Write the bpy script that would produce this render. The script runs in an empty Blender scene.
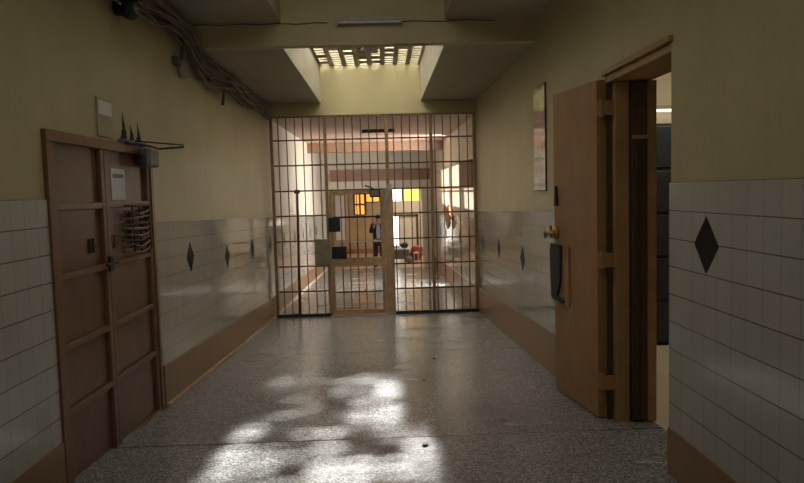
import bpy, bmesh, math, random
from mathutils import Vector, Matrix
random.seed(7)
S = bpy.context.scene
COL = S.collection

# ------------------------------------------------------------ camera, sky, sun, area lights, exposure
cd = bpy.data.cameras.new('camera'); cam = bpy.data.objects.new('camera', cd); COL.objects.link(cam)
cd.sensor_width = 36; cd.lens = 680 / 804 * 36; cd.clip_start = 0.05; cd.clip_end = 200
cam.matrix_world = (Matrix.Translation((0, 0, 1.39)) @ Matrix.Rotation(-math.radians(1.575), 4, 'Z')
                    @ Matrix.Rotation(math.pi / 2 - math.atan(50 / 680), 4, 'X') @ Matrix.Rotation(-0.027, 4, 'Z'))
S.camera = cam
S.view_settings.view_transform = 'Standard'; S.view_settings.look = 'None'
S.view_settings.gamma = 1; S.view_settings.use_curve_mapping = False
S.view_settings.exposure = 0.0

W = bpy.data.worlds.new('sky'); S.world = W; W.use_nodes = True
W.node_tree.nodes['Background'].inputs[0].default_value = (0.85, 0.93, 1.0, 1)
W.node_tree.nodes['Background'].inputs[1].default_value = 2.5

def lamp(name, kind, loc, direction, energy, color, **kw):
    d = bpy.data.lights.new(name, kind); o = bpy.data.objects.new(name, d); COL.objects.link(o)
    d.energy = energy; d.color = color
    for k, v in kw.items(): setattr(d, k, v)
    o.location = loc; o.rotation_euler = Vector(direction).to_track_quat('-Z', 'Y').to_euler()
    return o
lamp('sun', 'SUN', (0, 20, 20), (-0.36, -4.35, -3.75), 105.0, (1.0, 0.98, 0.95), angle=math.radians(2.3))
# daylight entering the openings, plus an added rear fill
lamp('near_skylight', 'AREA', (-0.2, 3.6, 3.55), (0, 0, -1), 19, (1.0, 0.96, 0.87), shape='RECTANGLE', size=1.4, size_y=4.6)
lamp('grille_skylight', 'AREA', (-0.17, 9.0, 3.36), (0, 0, -1), 13, (1.0, 0.97, 0.88), shape='RECTANGLE', size=1.4, size_y=3.4)
lamp('rear_fill', 'AREA', (-0.8, -2.6, 1.6), (0.22, 1, 0), 12, (0.97, 0.98, 1.0), shape='RECTANGLE', size=2.8, size_y=2.2)  # unseen lamp added behind the camera to lift the near walls
lamp('window_daylight', 'AREA', (1.50, 15.6, 1.55), (-1, 0.40, 0.0), 470, (1.0, 0.97, 0.97), shape='RECTANGLE', size=0.9, size_y=7.4, spread=math.radians(140))
lamp('back_room_daylight', 'AREA', (1.3, 24.0, 2.3), (0, 0, -1), 130, (1.0, 0.88, 0.72), shape='RECTANGLE', size=3.0, size_y=3.0)
lamp('side_room_lamp', 'AREA', (3.2, 6.0, 2.75), (0, 0.2, -1), 16, (1.0, 0.85, 0.6), shape='RECTANGLE', size=1.0, size_y=0.6)

# ------------------------------------------------------------ constants of the place
XL, XR = -1.81, 1.553
YG = 11.0
def fl(y):
    if y < 0: return 0.0
    if y < 11: return -0.055 * y
    if y < 21: return -0.605 - 0.038 * (y - 11)
    return -0.985
def ttop(y):      # top of the tiles beyond the doors
    return 1.17 - 0.03 * (y - 6.4)

# ------------------------------------------------------------ materials
def mat(name, color, rough=0.5, metal=0.0, spec=0.5, noise=0.0, nscale=6.0, dark=None, bump=0.0, bscale=40, coat=0.0):
    m = bpy.data.materials.new(name); m.use_nodes = True
    nt = m.node_tree; b = nt.nodes['Principled BSDF']
    b.inputs['Roughness'].default_value = rough; b.inputs['Metallic'].default_value = metal
    b.inputs['Specular IOR Level'].default_value = spec
    b.inputs['Coat Weight'].default_value = coat; b.inputs['Coat Roughness'].default_value = 0.15
    b.inputs['Base Color'].default_value = (*color, 1)
    tc = nt.nodes.new('ShaderNodeTexCoord')
    if noise > 0:
        n = nt.nodes.new('ShaderNodeTexNoise'); n.inputs['Scale'].default_value = nscale
        n.inputs['Detail'].default_value = 6; n.inputs['Roughness'].default_value = 0.65
        nt.links.new(tc.outputs['Object'], n.inputs['Vector'])
        r = nt.nodes.new('ShaderNodeValToRGB')
        dk = dark or tuple(c * (1 - noise) for c in color)
        r.color_ramp.elements[0].position = 0.3; r.color_ramp.elements[1].position = 0.65
        r.color_ramp.elements[0].color = (*dk, 1); r.color_ramp.elements[1].color = (*color, 1)
        nt.links.new(n.outputs['Fac'], r.inputs['Fac']); nt.links.new(r.outputs['Color'], b.inputs['Base Color'])
    if bump > 0:
        n2 = nt.nodes.new('ShaderNodeTexNoise'); n2.inputs['Scale'].default_value = bscale; n2.inputs['Detail'].default_value = 4
        nt.links.new(tc.outputs['Object'], n2.inputs['Vector'])
        bp = nt.nodes.new('ShaderNodeBump'); bp.inputs['Strength'].default_value = bump; bp.inputs['Distance'].default_value = 0.01
        nt.links.new(n2.outputs['Fac'], bp.inputs['Height']); nt.links.new(bp.outputs['Normal'], b.inputs['Normal'])
    return m
def emit(name, color, strength):
    m = bpy.data.materials.new(name); m.use_nodes = True; nt = m.node_tree
    b = nt.nodes['Principled BSDF']; b.inputs['Base Color'].default_value = (*color, 1)
    b.inputs['Emission Color'].default_value = (*color, 1); b.inputs['Emission Strength'].default_value = strength
    return m

def tile_mat(name, w, h, z0, shear=0.0, y0=0.0, rough=0.16, col=(0.45, 0.43, 0.38), gc=(0.12, 0.105, 0.085)):
    """grid of glazed tiles: columns along world y, rows down from z0 (rows may follow the ramp)"""
    m = bpy.data.materials.new(name); m.use_nodes = True; nt = m.node_tree; b = nt.nodes['Principled BSDF']
    L = nt.links.new
    tc = nt.nodes.new('ShaderNodeTexCoord'); sp = nt.nodes.new('ShaderNodeSeparateXYZ'); L(tc.outputs['Object'], sp.inputs[0])
    def M(op, a, bb=None, c=None):
        n = nt.nodes.new('ShaderNodeMath'); n.operation = op
        for i, v in enumerate((a, bb, c)):
            if v is None: continue
            if isinstance(v, (int, float)): n.inputs[i].default_value = v
            else: L(v, n.inputs[i])
        return n.outputs[0]
    u = M('DIVIDE', M('SUBTRACT', sp.outputs['Y'], y0), w)
    v = M('DIVIDE', M('SUBTRACT', M('MULTIPLY_ADD', sp.outputs['Y'], shear, sp.outputs['Z']), z0 + shear * y0), h)
    fu = M('ABSOLUTE', M('SUBTRACT', M('FRACT', M('ADD', u, 0.5)), 0.5))
    fv = M('ABSOLUTE', M('SUBTRACT', M('FRACT', M('ADD', v, 0.5)), 0.5))
    gu = M('LESS_THAN', fu, 0.011); gv = M('LESS_THAN', fv, 0.018)
    wn = nt.nodes.new('ShaderNodeTexWhiteNoise'); wn.noise_dimensions = '2D'
    cv = nt.nodes.new('ShaderNodeCombineXYZ'); L(M('FLOOR', u), cv.inputs[0]); L(M('FLOOR', v), cv.inputs[1]); L(cv.outputs[0], wn.inputs['Vector'])
    var = nt.nodes.new('ShaderNodeMix'); var.data_type = 'RGBA'
    var.inputs[6].default_value = (*[c * 0.96 for c in col], 1); var.inputs[7].default_value = (*[min(1, c * 1.03) for c in col], 1)
    L(wn.outputs['Value'], var.inputs[0])
    no = nt.nodes.new('ShaderNodeTexNoise'); no.inputs['Scale'].default_value = 3; no.inputs['Detail'].default_value = 5
    L(tc.outputs['Object'], no.inputs['Vector'])
    d = nt.nodes.new('ShaderNodeMix'); d.data_type = 'RGBA'; d.blend_type = 'MULTIPLY'
    L(M('MULTIPLY', no.outputs['Fac'], 0.35), d.inputs[0]); L(var.outputs[2], d.inputs[6]); d.inputs[7].default_value = (0.7, 0.62, 0.5, 1)
    g1 = nt.nodes.new('ShaderNodeMix'); g1.data_type = 'RGBA'; L(gu, g1.inputs[0]); L(d.outputs[2], g1.inputs[6]); g1.inputs[7].default_value = (*[c * 0.5 for c in col], 1)
    g2 = nt.nodes.new('ShaderNodeMix'); g2.data_type = 'RGBA'; L(gv, g2.inputs[0]); L(g1.outputs[2], g2.inputs[6]); g2.inputs[7].default_value = (*gc, 1)
    L(g2.outputs[2], b.inputs['Base Color'])
    b.inputs['Roughness'].default_value = rough
    bp = nt.nodes.new('ShaderNodeBump'); bp.inputs['Strength'].default_value = 0.35; bp.inputs['Distance'].default_value = 0.004
    hgt = M('ADD', M('MULTIPLY', wn.outputs['Value'], 0.0), M('SUBTRACT', 1.0, M('MAXIMUM', gu, gv)))
    n3 = nt.nodes.new('ShaderNodeTexNoise'); n3.inputs['Scale'].default_value = 9; L(tc.outputs['Object'], n3.inputs['Vector'])
    L(M('ADD', hgt, M('MULTIPLY', n3.outputs['Fac'], 1.2)), bp.inputs['Height']); L(bp.outputs['Normal'], b.inputs['Normal'])
    return m

def floor_mat():
    m = bpy.data.materials.new('terrazzo'); m.use_nodes = True; nt = m.node_tree; b = nt.nodes['Principled BSDF']; L = nt.links.new
    tc = nt.nodes.new('ShaderNodeTexCoord')
    vo = nt.nodes.new('ShaderNodeTexVoronoi'); vo.inputs['Scale'].default_value = 105; L(tc.outputs['Object'], vo.inputs['Vector'])
    sp = nt.nodes.new('ShaderNodeSeparateColor'); L(vo.outputs['Color'], sp.inputs[0])
    r = nt.nodes.new('ShaderNodeValToRGB'); e = r.color_ramp.elements
    e[0].position = 0.0; e[0].color = (0.11, 0.113, 0.11, 1); e[1].position = 1.0; e[1].color = (0.53, 0.535, 0.52, 1)
    q = r.color_ramp.elements.new(0.42); q.color = (0.25, 0.255, 0.25, 1)
    q = r.color_ramp.elements.new(0.75); q.color = (0.39, 0.395, 0.38, 1)
    L(sp.outputs[0], r.inputs['Fac'])
    no = nt.nodes.new('ShaderNodeTexNoise'); no.inputs['Scale'].default_value = 1.1; no.inputs['Detail'].default_value = 7; L(tc.outputs['Object'], no.inputs['Vector'])
    mx = nt.nodes.new('ShaderNodeMix'); mx.data_type = 'RGBA'; mx.blend_type = 'MULTIPLY'
    L(no.outputs['Fac'], mx.inputs[0]); L(r.outputs['Color'], mx.inputs[6]); mx.inputs[7].default_value = (0.68, 0.66, 0.62, 1)
    # expansion joints across the corridor
    xyz = nt.nodes.new('ShaderNodeSeparateXYZ'); L(tc.outputs['Object'], xyz.inputs[0])
    a = nt.nodes.new('ShaderNodeMath'); a.operation = 'PINGPONG'; a.inputs[1].default_value = 1.6
    s0 = nt.nodes.new('ShaderNodeMath'); s0.operation = 'SUBTRACT'; s0.inputs[1].default_value = 4.42; L(xyz.outputs['Y'], s0.inputs[0]); L(s0.outputs[0], a.inputs[0])
    lt = nt.nodes.new('ShaderNodeMath'); lt.operation = 'LESS_THAN'; lt.inputs[1].default_value = 0.008; L(a.outputs[0], lt.inputs[0])
    mj = nt.nodes.new('ShaderNodeMix'); mj.data_type = 'RGBA'; L(lt.outputs[0], mj.inputs[0]); L(mx.outputs[2], mj.inputs[6]); mj.inputs[7].default_value = (0.07, 0.065, 0.06, 1)
    L(mj.outputs[2], b.inputs['Base Color'])
    rr = nt.nodes.new('ShaderNodeMapRange'); rr.inputs[3].default_value = 0.13; rr.inputs[4].default_value = 0.36
    L(no.outputs['Fac'], rr.inputs[0]); L(rr.outputs[0], b.inputs['Roughness'])
    n2 = nt.nodes.new('ShaderNodeTexNoise'); n2.inputs['Scale'].default_value = 14; L(tc.outputs['Object'], n2.inputs['Vector'])
    bp = nt.nodes.new('ShaderNodeBump'); bp.inputs['Strength'].default_value = 0.12; bp.inputs['Distance'].default_value = 0.01
    L(n2.outputs['Fac'], bp.inputs['Height']); L(bp.outputs['Normal'], b.inputs['Normal'])
    return m

def dapple_mask():
    m = bpy.data.materials.new('dapple_mask_glass'); m.use_nodes = True; nt = m.node_tree; L = nt.links.new
    for n in list(nt.nodes):
        if n.type == 'BSDF_PRINCIPLED': nt.nodes.remove(n)
    out = nt.nodes['Material Output']
    # clear spots placed to cast the sun patches on the floor: (x, y, half width, half length, clearness), wobbling edges
    tc = nt.nodes.new('ShaderNodeTexCoord'); no = nt.nodes.new('ShaderNodeTexNoise'); no.inputs['Scale'].default_value = 3.0; no.inputs['Detail'].default_value = 3
    L(tc.outputs['Object'], no.inputs['Vector'])
    ctr = nt.nodes.new('ShaderNodeVectorMath'); ctr.operation = 'SUBTRACT'; ctr.inputs[1].default_value = (0.5, 0.5, 0.5); L(no.outputs['Color'], ctr.inputs[0])
    scl = nt.nodes.new('ShaderNodeVectorMath'); scl.operation = 'SCALE'; scl.inputs['Scale'].default_value = 0.30; L(ctr.outputs[0], scl.inputs[0])
    pos = nt.nodes.new('ShaderNodeVectorMath'); pos.operation = 'ADD'; L(tc.outputs['Object'], pos.inputs[0]); L(scl.outputs[0], pos.inputs[1])
    acc = None
    for (cx, cy, rx, ry, k) in ((-.55, 10.95, .10, .50, .55), (0.03, 10.75, .26, .45, .60), (.33, 10.0, .15, .95, 1.0), (.13, 9.75, .26, .50, .8),
                                (-.34, 9.75, .12, .50, .60), (-.57, 8.8, .13, .65, .95), (-.07, 9.05, .14, .42, .9), (.50, 8.6, .13, .60, .95),
                                (-.30, 8.45, .13, .40, .9), (.08, 8.3, .22, .30, .9)):
        m1 = nt.nodes.new('ShaderNodeVectorMath'); m1.operation = 'SUBTRACT'; m1.inputs[1].default_value = (cx, cy, 3.66); L(pos.outputs[0], m1.inputs[0])
        m2 = nt.nodes.new('ShaderNodeVectorMath'); m2.operation = 'MULTIPLY'; m2.inputs[1].default_value = (1 / rx, 1 / ry, 0); L(m1.outputs[0], m2.inputs[0])
        ln = nt.nodes.new('ShaderNodeVectorMath'); ln.operation = 'LENGTH'; L(m2.outputs[0], ln.inputs[0])
        mr = nt.nodes.new('ShaderNodeMapRange'); mr.inputs[1].default_value = 0.75; mr.inputs[2].default_value = 1.25; mr.inputs[3].default_value = k; mr.inputs[4].default_value = 0.05
        L(ln.outputs['Value'], mr.inputs[0])
        if acc is None: acc = mr.outputs[0]
        else:
            mm = nt.nodes.new('ShaderNodeMath'); mm.operation = 'MAXIMUM'; L(acc, mm.inputs[0]); L(mr.outputs[0], mm.inputs[1]); acc = mm.outputs[0]
    t = nt.nodes.new('ShaderNodeBsdfTransparent'); tr = nt.nodes.new('ShaderNodeBsdfTranslucent'); tr.inputs[0].default_value = (0.75, 0.75, 0.72, 1)
    mx = nt.nodes.new('ShaderNodeMixShader'); L(acc, mx.inputs[0]); L(tr.outputs[0], mx.inputs[1]); L(t.outputs[0], mx.inputs[2])
    L(mx.outputs[0], out.inputs['Surface'])
    return m

CREAM = (0.47, 0.40, 0.21)
M = dict(
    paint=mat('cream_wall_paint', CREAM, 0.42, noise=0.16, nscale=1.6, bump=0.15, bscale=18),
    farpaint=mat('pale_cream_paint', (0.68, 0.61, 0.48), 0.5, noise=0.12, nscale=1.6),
    ceil=mat('ceiling_paint', (0.40, 0.35, 0.24), 0.7, noise=0.18, nscale=1.3, bump=0.15, bscale=12),
    shaft=mat('shaft_paint', (0.52, 0.44, 0.24), 0.7, noise=0.14, nscale=1.5),
    tanwall=mat('tan_wall_paint', (0.38, 0.27, 0.15), 0.5, noise=0.2, nscale=2),
    gatepale=mat('worn_pale_gate_paint', (0.50, 0.32, 0.17), 0.42, noise=0.4, nscale=14),
    pink=mat('pinkish_ceiling_paint', (0.50, 0.34, 0.26), 0.6, noise=0.12, nscale=2),
    brownbeam=mat('brown_beam_paint', (0.30, 0.175, 0.10), 0.5, noise=0.2, nscale=3),
    tile_near=tile_mat('near_wall_tiles', 0.1265, 0.15, 1.40, 0.0, 3.597),
    tile_far=tile_mat('far_wall_tiles', 0.1265, 0.15, ttop(6.4), 0.03, 6.4, rough=0.07, gc=(0.27, 0.25, 0.22)),
    base=mat('brown_base_paint', (0.27, 0.14, 0.055), 0.3, noise=0.2, nscale=4),
    strip=mat('ochre_floor_strip', (0.50, 0.36, 0.2), 0.4, noise=0.3, nscale=12),
    diamond=mat('black_diamond_tile', (0.012, 0.010, 0.012), 0.5, spec=0.12, noise=0.3, nscale=20),
    door=mat('red_brown_door_paint', (0.185, 0.09, 0.042), 0.36, noise=0.28, nscale=5, bump=0.2, bscale=9),
    doorframe=mat('red_brown_frame_paint', (0.215, 0.105, 0.047), 0.38, noise=0.25, nscale=7),
    tandoor=mat('ochre_brown_door_paint', (0.38, 0.20, 0.068), 0.45, noise=0.25, nscale=3.5, bump=0.15, bscale=10),
    tanframe=mat('ochre_frame_paint', (0.40, 0.235, 0.085), 0.45, noise=0.3, nscale=6),
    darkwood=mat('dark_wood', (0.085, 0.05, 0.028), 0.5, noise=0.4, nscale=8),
    gate=mat('ochre_gate_paint', (0.37, 0.225, 0.11), 0.42, noise=0.4, nscale=22),
    bar=mat('brown_bar_paint', (0.15, 0.085, 0.045), 0.4, noise=0.5, nscale=25),
    iron=mat('dark_iron', (0.035, 0.03, 0.028), 0.5, 0.4, noise=0.4, nscale=30),
    olive=mat('olive_lock_plate', (0.26, 0.21, 0.115), 0.5, noise=0.3, nscale=14),
    brass=mat('worn_brass', (0.42, 0.27, 0.10), 0.35, 0.8, noise=0.4, nscale=30),
    greybox=mat('grey_metal_box', (0.23, 0.24, 0.22), 0.5, 0.2, noise=0.3, nscale=20),
    paper=mat('paper', (0.72, 0.70, 0.66), 0.8, noise=0.1, nscale=12),
    wallpaper_=mat('yellowed_paper', (0.43, 0.38, 0.25), 0.8, noise=0.2, nscale=14),
    print_=mat('faded_print', (0.30, 0.28, 0.26), 0.8, noise=0.3, nscale=40),
    cable=mat('grey_cable', (0.30, 0.245, 0.15), 0.7, noise=0.5, nscale=9),
    cable2=mat('black_cable', (0.13, 0.105, 0.07), 0.65, noise=0.5, nscale=9),
    lampbody=mat('dusty_lamp_body', (0.40, 0.36, 0.28), 0.5, noise=0.3, nscale=15),
    tube=mat('unlit_tube', (0.62, 0.58, 0.50), 0.25, noise=0.1, nscale=15),
    mirror=mat('mirror_glass', (0.72, 0.76, 0.74), 0.12, 1.0, noise=0.5, nscale=6, bump=0.12, bscale=5),
    soot=mat('soot', (0.03, 0.024, 0.018), 0.9, noise=0.3, nscale=20),
    teal=mat('dark_teal_metal', (0.028, 0.036, 0.042), 0.4, noise=0.3, nscale=8),
    cloth=mat('dark_jacket', (0.016, 0.014, 0.016), 0.8, noise=0.3, nscale=20),
    shirt=mat('pale_shirt', (0.34, 0.36, 0.42), 0.8, noise=0.1, nscale=20),
    skin=mat('skin', (0.42, 0.24, 0.15), 0.5, noise=0.1, nscale=20),
    hair=mat('dark_hair', (0.02, 0.014, 0.01), 0.6, noise=0.3, nscale=30),
    phone=mat('phone_plastic', (0.02, 0.02, 0.022), 0.3, noise=0.1, nscale=20),
    redcloth=mat('red_fabric', (0.42, 0.07, 0.05), 0.8, noise=0.3, nscale=12),
    whitebag=mat('white_plastic', (0.62, 0.62, 0.64), 0.5, noise=0.15, nscale=12),
    greencloth=mat('grey_green_cloth', (0.20, 0.20, 0.15), 0.8, noise=0.4, nscale=8),
    rust=mat('dark_red_paint', (0.17, 0.03, 0.02), 0.4, noise=0.4, nscale=9),
    roomfloor=mat('brown_room_floor', (0.42, 0.27, 0.17), 0.4, noise=0.3, nscale=4),
    cardboard=mat('brown_board', (0.33, 0.19, 0.09), 0.7, noise=0.3, nscale=10),
    floor=floor_mat(), glass=dapple_mask(),
    winwhite=emit('bright_daylight_window', (1.0, 0.96, 0.90), 3.2),
    winyellow=emit('yellow_window_pane', (1.0, 0.62, 0.13), 1.3),
    winorange=emit('orange_window_pane', (1.0, 0.42, 0.06), 1.1),
    lit=emit('lit_tube', (1.0, 0.9, 0.72), 2.2),
)

# ------------------------------------------------------------ mesh helpers
class MB:
    def __init__(s): s.v = []; s.f = []; s.mi = []; s.sm = []
    def add(s, vs, fs, mi=0, smooth=False):
        n = len(s.v); s.v += [tuple(v) for v in vs]
        for f in fs: s.f.append([i + n for i in f]); s.mi.append(mi); s.sm.append(smooth)
    def box(s, x0, x1, y0, y1, z0, z1, mi=0):
        s.prism_x([(y0, z0), (y1, z0), (y1, z1), (y0, z1)], x0, x1, mi)
    def prism_x(s, yz, x0, x1, mi=0):
        n = len(yz)
        vs = [(x0, y, z) for y, z in yz] + [(x1, y, z) for y, z in yz]
        fs = [list(range(n))[::-1], list(range(n, 2 * n))] + [[i, (i + 1) % n, (i + 1) % n + n, i + n] for i in range(n)]
        s.add(vs, fs, mi)
    def prism_y(s, xz, y0, y1, mi=0):
        n = len(xz)
        vs = [(x, y0, z) for x, z in xz] + [(x, y1, z) for x, z in xz]
        fs = [list(range(n)), list(range(n, 2 * n))[::-1]] + [[i, i + n, (i + 1) % n + n, (i + 1) % n] for i in range(n)]
        s.add(vs, fs, mi)
    def tube(s, pts, r, n=8, mi=0):
        pts = [Vector(p) for p in pts]
        rs = r if isinstance(r, (list, tuple)) else [r] * len(pts)
        rings = []; up = None
        for i, p in enumerate(pts):
            d = (pts[min(i + 1, len(pts) - 1)] - pts[max(i - 1, 0)]).normalized()
            if up is None:
                up = Vector((0, 0, 1)) if abs(d.z) < 0.9 else Vector((0, 1, 0))
            a = d.cross(up).normalized(); up = a.cross(d).normalized()
            rings.append([p + (a * math.cos(t) + up * math.sin(t)) * rs[i] for t in [2 * math.pi * k / n for k in range(n)]])
        vs = [v for rg in rings for v in rg]; fs = []
        for i in range(len(pts) - 1):
            for k in range(n):
                fs.append([i * n + k, i * n + (k + 1) % n, (i + 1) * n + (k + 1) % n, (i + 1) * n + k])
        s.add(vs, fs, mi, True)
        s.add(rings[0], [list(range(n))[::-1]], mi); s.add(rings[-1], [list(range(n))], mi)
    def lathe(s, c, prof, n=16, axis='z', mi=0):
        vs = []; fs = []
        for r, h in prof:
            for k in range(n):
                t = 2 * math.pi * k / n; a, b = r * math.cos(t), r * math.sin(t)
                vs.append({'z': (c[0] + a, c[1] + b, c[2] + h), 'x': (c[0] + h, c[1] + a, c[2] + b), 'y': (c[0] + a, c[1] + h, c[2] + b)}[axis])
        for i in range(len(prof) - 1):
            for k in range(n): fs.append([i * n + k, i * n + (k + 1) % n, (i + 1) * n + (k + 1) % n, (i + 1) * n + k])
        fs += [list(range(n))[::-1], [(len(prof) - 1) * n + k for k in range(n)]]
        s.add(vs, fs, mi, True)
    def build(s, name, mats, parent=None, bevel=0.0, off=None):
        me = bpy.data.meshes.new(name)
        vs = s.v
        if off is not None: vs = [(a - off[0], b - off[1], c - off[2]) for a, b, c in vs]
        me.from_pydata(vs, [], s.f); me.update()
        if not isinstance(mats, (list, tuple)): mats = [mats]
        for m in mats: me.materials.append(m)
        for p, i, sm in zip(me.polygons, s.mi, s.sm): p.material_index = i; p.use_smooth = sm
        bm = bmesh.new(); bm.from_mesh(me); bmesh.ops.recalc_face_normals(bm, faces=bm.faces); bm.to_mesh(me); bm.free()
        o = bpy.data.objects.new(name, me); COL.objects.link(o)
        if parent is not None: o.parent = parent
        if bevel > 0:
            b = o.modifiers.new('bevel', 'BEVEL'); b.width = bevel; b.segments = 2; b.limit_method = 'ANGLE'
        return o
def boxes(*bs):
    m = MB()
    for b in bs: m.box(*b)
    return m
def tag(o, label, cat, group=None, kind=None):
    o['label'] = label
    if cat: o['category'] = cat
    if group: o['group'] = group
    if kind: o['kind'] = kind
    return o
def empty(name, loc=(0, 0, 0), rz=0):
    o = bpy.data.objects.new(name, None); COL.objects.link(o); o.location = loc; o.rotation_euler = (0, 0, rz); o.empty_display_size = 0.1
    return o
def struct(o): o['kind'] = 'structure'; return o

# ============================================================ SETTING
# floor: ramps gently down away from the camera
ys = [-3, 0, 11, 21.15]
m = MB(); m.prism_x([(y, fl(y)) for y in ys] + [(y, fl(y) - 0.25) for y in reversed(ys)], -2.1, 1.84)
struct(m.build('floor', M['floor']))
m = boxes((1.84, 5.2, 3.3, 8.2, -0.55, fl(4.1) - 0.02)); struct(m.build('floor', M['farpaint']))
m = boxes((-3.4, 4.2, 21.15, 27.0, -1.25, -0.985)); struct(m.build('floor', M['roomfloor']))

DL0, DL1, DLT = 3.715, 5.40, 1.775           # double door in the left wall
DR0, DR1, DRT = 3.62, 4.69, 2.14             # doorway in the right wall
TH = 0.28
def diamond(m, side, y, z, hw=0.122, hh=0.137, mi=2):
    x = XL + 0.010 if side < 0 else XR - 0.010; x2 = x + 0.003 * (1 if side < 0 else -1)
    m.prism_x([(y - hw, z), (y, z - hh), (y + hw, z), (y, z + hh)], min(x, x2), max(x, x2), mi)
def seg(m, side, y0, y1, top=3.5, windows=()):
    """wall stretch from y0 to y1"""
    x0, x1 = (XL - TH, XL) if side < 0 else (XR, XR + TH)
    zb = min(fl(y0), fl(y1)) - 0.1
    prev = y0
    for (a, b, z0, z1) in windows:
        m.box(x0, x1, prev, a, zb, top); m.box(x0, x1, a, b, zb, z0); m.box(x0, x1, a, b, z1, top); prev = b
    m.box(x0, x1, prev, y1, zb, top)
def tiles(m, side, y0, y1, near, zcut=None):
    x0, x1 = (XL, XL + 0.010) if side < 0 else (XR - 0.010, XR)
    if near: m.box(x0, x1, y0, y1, 0.0, 1.40, 1)
    else: m.prism_x([(y0, fl(y0)), (y1, fl(y1)), (y1, ttop(y1)), (y0, ttop(y0))], x0, x1, 1)

# left wall
m = MB(); seg(m, -1, -3, DL0); tiles(m, -1, -3, DL0, True)
m.box(XL - TH, XL, DL0, DL1, DLT, 3.5); m.box(XL - TH, XL - 0.12, DL0, DL1, -0.4, DLT)
m.box(XL - TH, XL - 0.0, DL0, DL1, -0.5, fl(5.4) - 0.02)
seg(m, -1, DL1, 11.2); tiles(m, -1, DL1 + 0.02, 11.2, False)
for y, dz in ((6.362, 0.835), (7.853, 0.70), (9.36, 0.66), (10.86, 0.60)): diamond(m, -1, y, dz)
diamond(m, -1, 1.6, 1.1)
struct(m.build('wall_left', [M['paint'], M['tile_near'], M['diamond']]))
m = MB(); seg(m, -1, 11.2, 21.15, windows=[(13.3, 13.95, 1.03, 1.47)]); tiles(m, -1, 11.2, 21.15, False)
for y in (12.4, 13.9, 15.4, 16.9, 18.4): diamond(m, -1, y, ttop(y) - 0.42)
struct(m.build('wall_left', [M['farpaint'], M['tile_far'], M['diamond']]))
# (the near left wall's far stretch needs the ramped tile grid)
for o in bpy.data.objects:
    if o.name == 'wall_left':
        o.data.materials.append(M['tile_far'])
        for p in o.data.polygons:
            if p.material_index == 1 and p.center.y > DL1: p.material_index = 3
# right wall
m = MB(); seg(m, 1, -3, DR0); tiles(m, 1, -3, DR0, True)
m.box(XR, XR + TH, DR0, DR1, DRT, 3.5)
seg(m, 1, DR1, 11.2); tiles(m, 1, DR1 + 0.07, 11.2, False)
diamond(m, 1, 3.197, 1.095); diamond(m, 1, 1.7, 1.095)
for y, dz in ((5.98, 0.68), (7.486, 0.61), (9.023, 0.60), (10.5, 0.55)): diamond(m, 1, y, dz)
o = struct(m.build('wall_right', [M['paint'], M['tile_near'], M['diamond'], M['tile_far']]))
for p in o.data.polygons:
    if p.material_index == 1 and p.center.y > DR1: p.material_index = 3
WINS = [(11.5, 13.0, 1.0, 1.95), (13.5, 15.3, 1.0, 1.95), (15.7, 17.8, 1.0, 1.95)]
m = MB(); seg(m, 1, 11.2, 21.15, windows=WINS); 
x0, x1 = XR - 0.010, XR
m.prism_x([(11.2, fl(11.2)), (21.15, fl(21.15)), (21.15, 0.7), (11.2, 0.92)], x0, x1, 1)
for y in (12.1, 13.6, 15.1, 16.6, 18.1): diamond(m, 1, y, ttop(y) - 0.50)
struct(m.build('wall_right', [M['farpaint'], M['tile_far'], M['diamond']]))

# baseboards
def baseboard(name, side, segs, hfn):
    m = MB(); t = MB()
    for y0, y1 in segs:
        n = [y0] + [k for k in (0, 11) if y0 < k < y1] + [y1]
        x0, x1 = (XL + 0.010, XL + 0.022) if side < 0 else (XR - 0.022, XR - 0.010)
        m.prism_x([(y, fl(y) + 0.001) for y in n] + [(y, hfn(y)) for y in reversed(n)], x0, x1)
        a, b = (XL + 0.022, XL + 0.05) if side < 0 else (XR - 0.05, XR - 0.022)
        if y0 > 5:
            t.prism_x([(y0, fl(y0) + 0.001), (11, fl(11) + 0.001), (11, fl(11) + 0.03), (y0, fl(y0) + 0.03)], a, b, 0)
            t.prism_x([(11.1, fl(11.1) + 0.001), (y1, fl(y1) + 0.001), (y1, fl(y1) + 0.06), (11.1, fl(11.1) + 0.06)], a, b, 1)
    struct(m.build(name, M['base'])); 
    return t
tL = baseboard('baseboard_left', -1, [(-3, DL0 - 0.01), (DL1 + 0.04, 21.1)], lambda y: 0.06 if y < 4 else max(fl(y) + 0.34, 0.03 - 0.055 * (y - 5.4) * 0.95))
tR = baseboard('baseboard_right', 1, [(-3, DR0 - 0.01), (DR1 + 0.1, 21.1)], lambda y: 0.06 if y < 4 else fl(y) + 0.39)
struct(tL.build('trim_1', [M['strip'], M['farpaint']])); struct(tR.build('trim_2', [M['strip'], M['farpaint']]))

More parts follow.
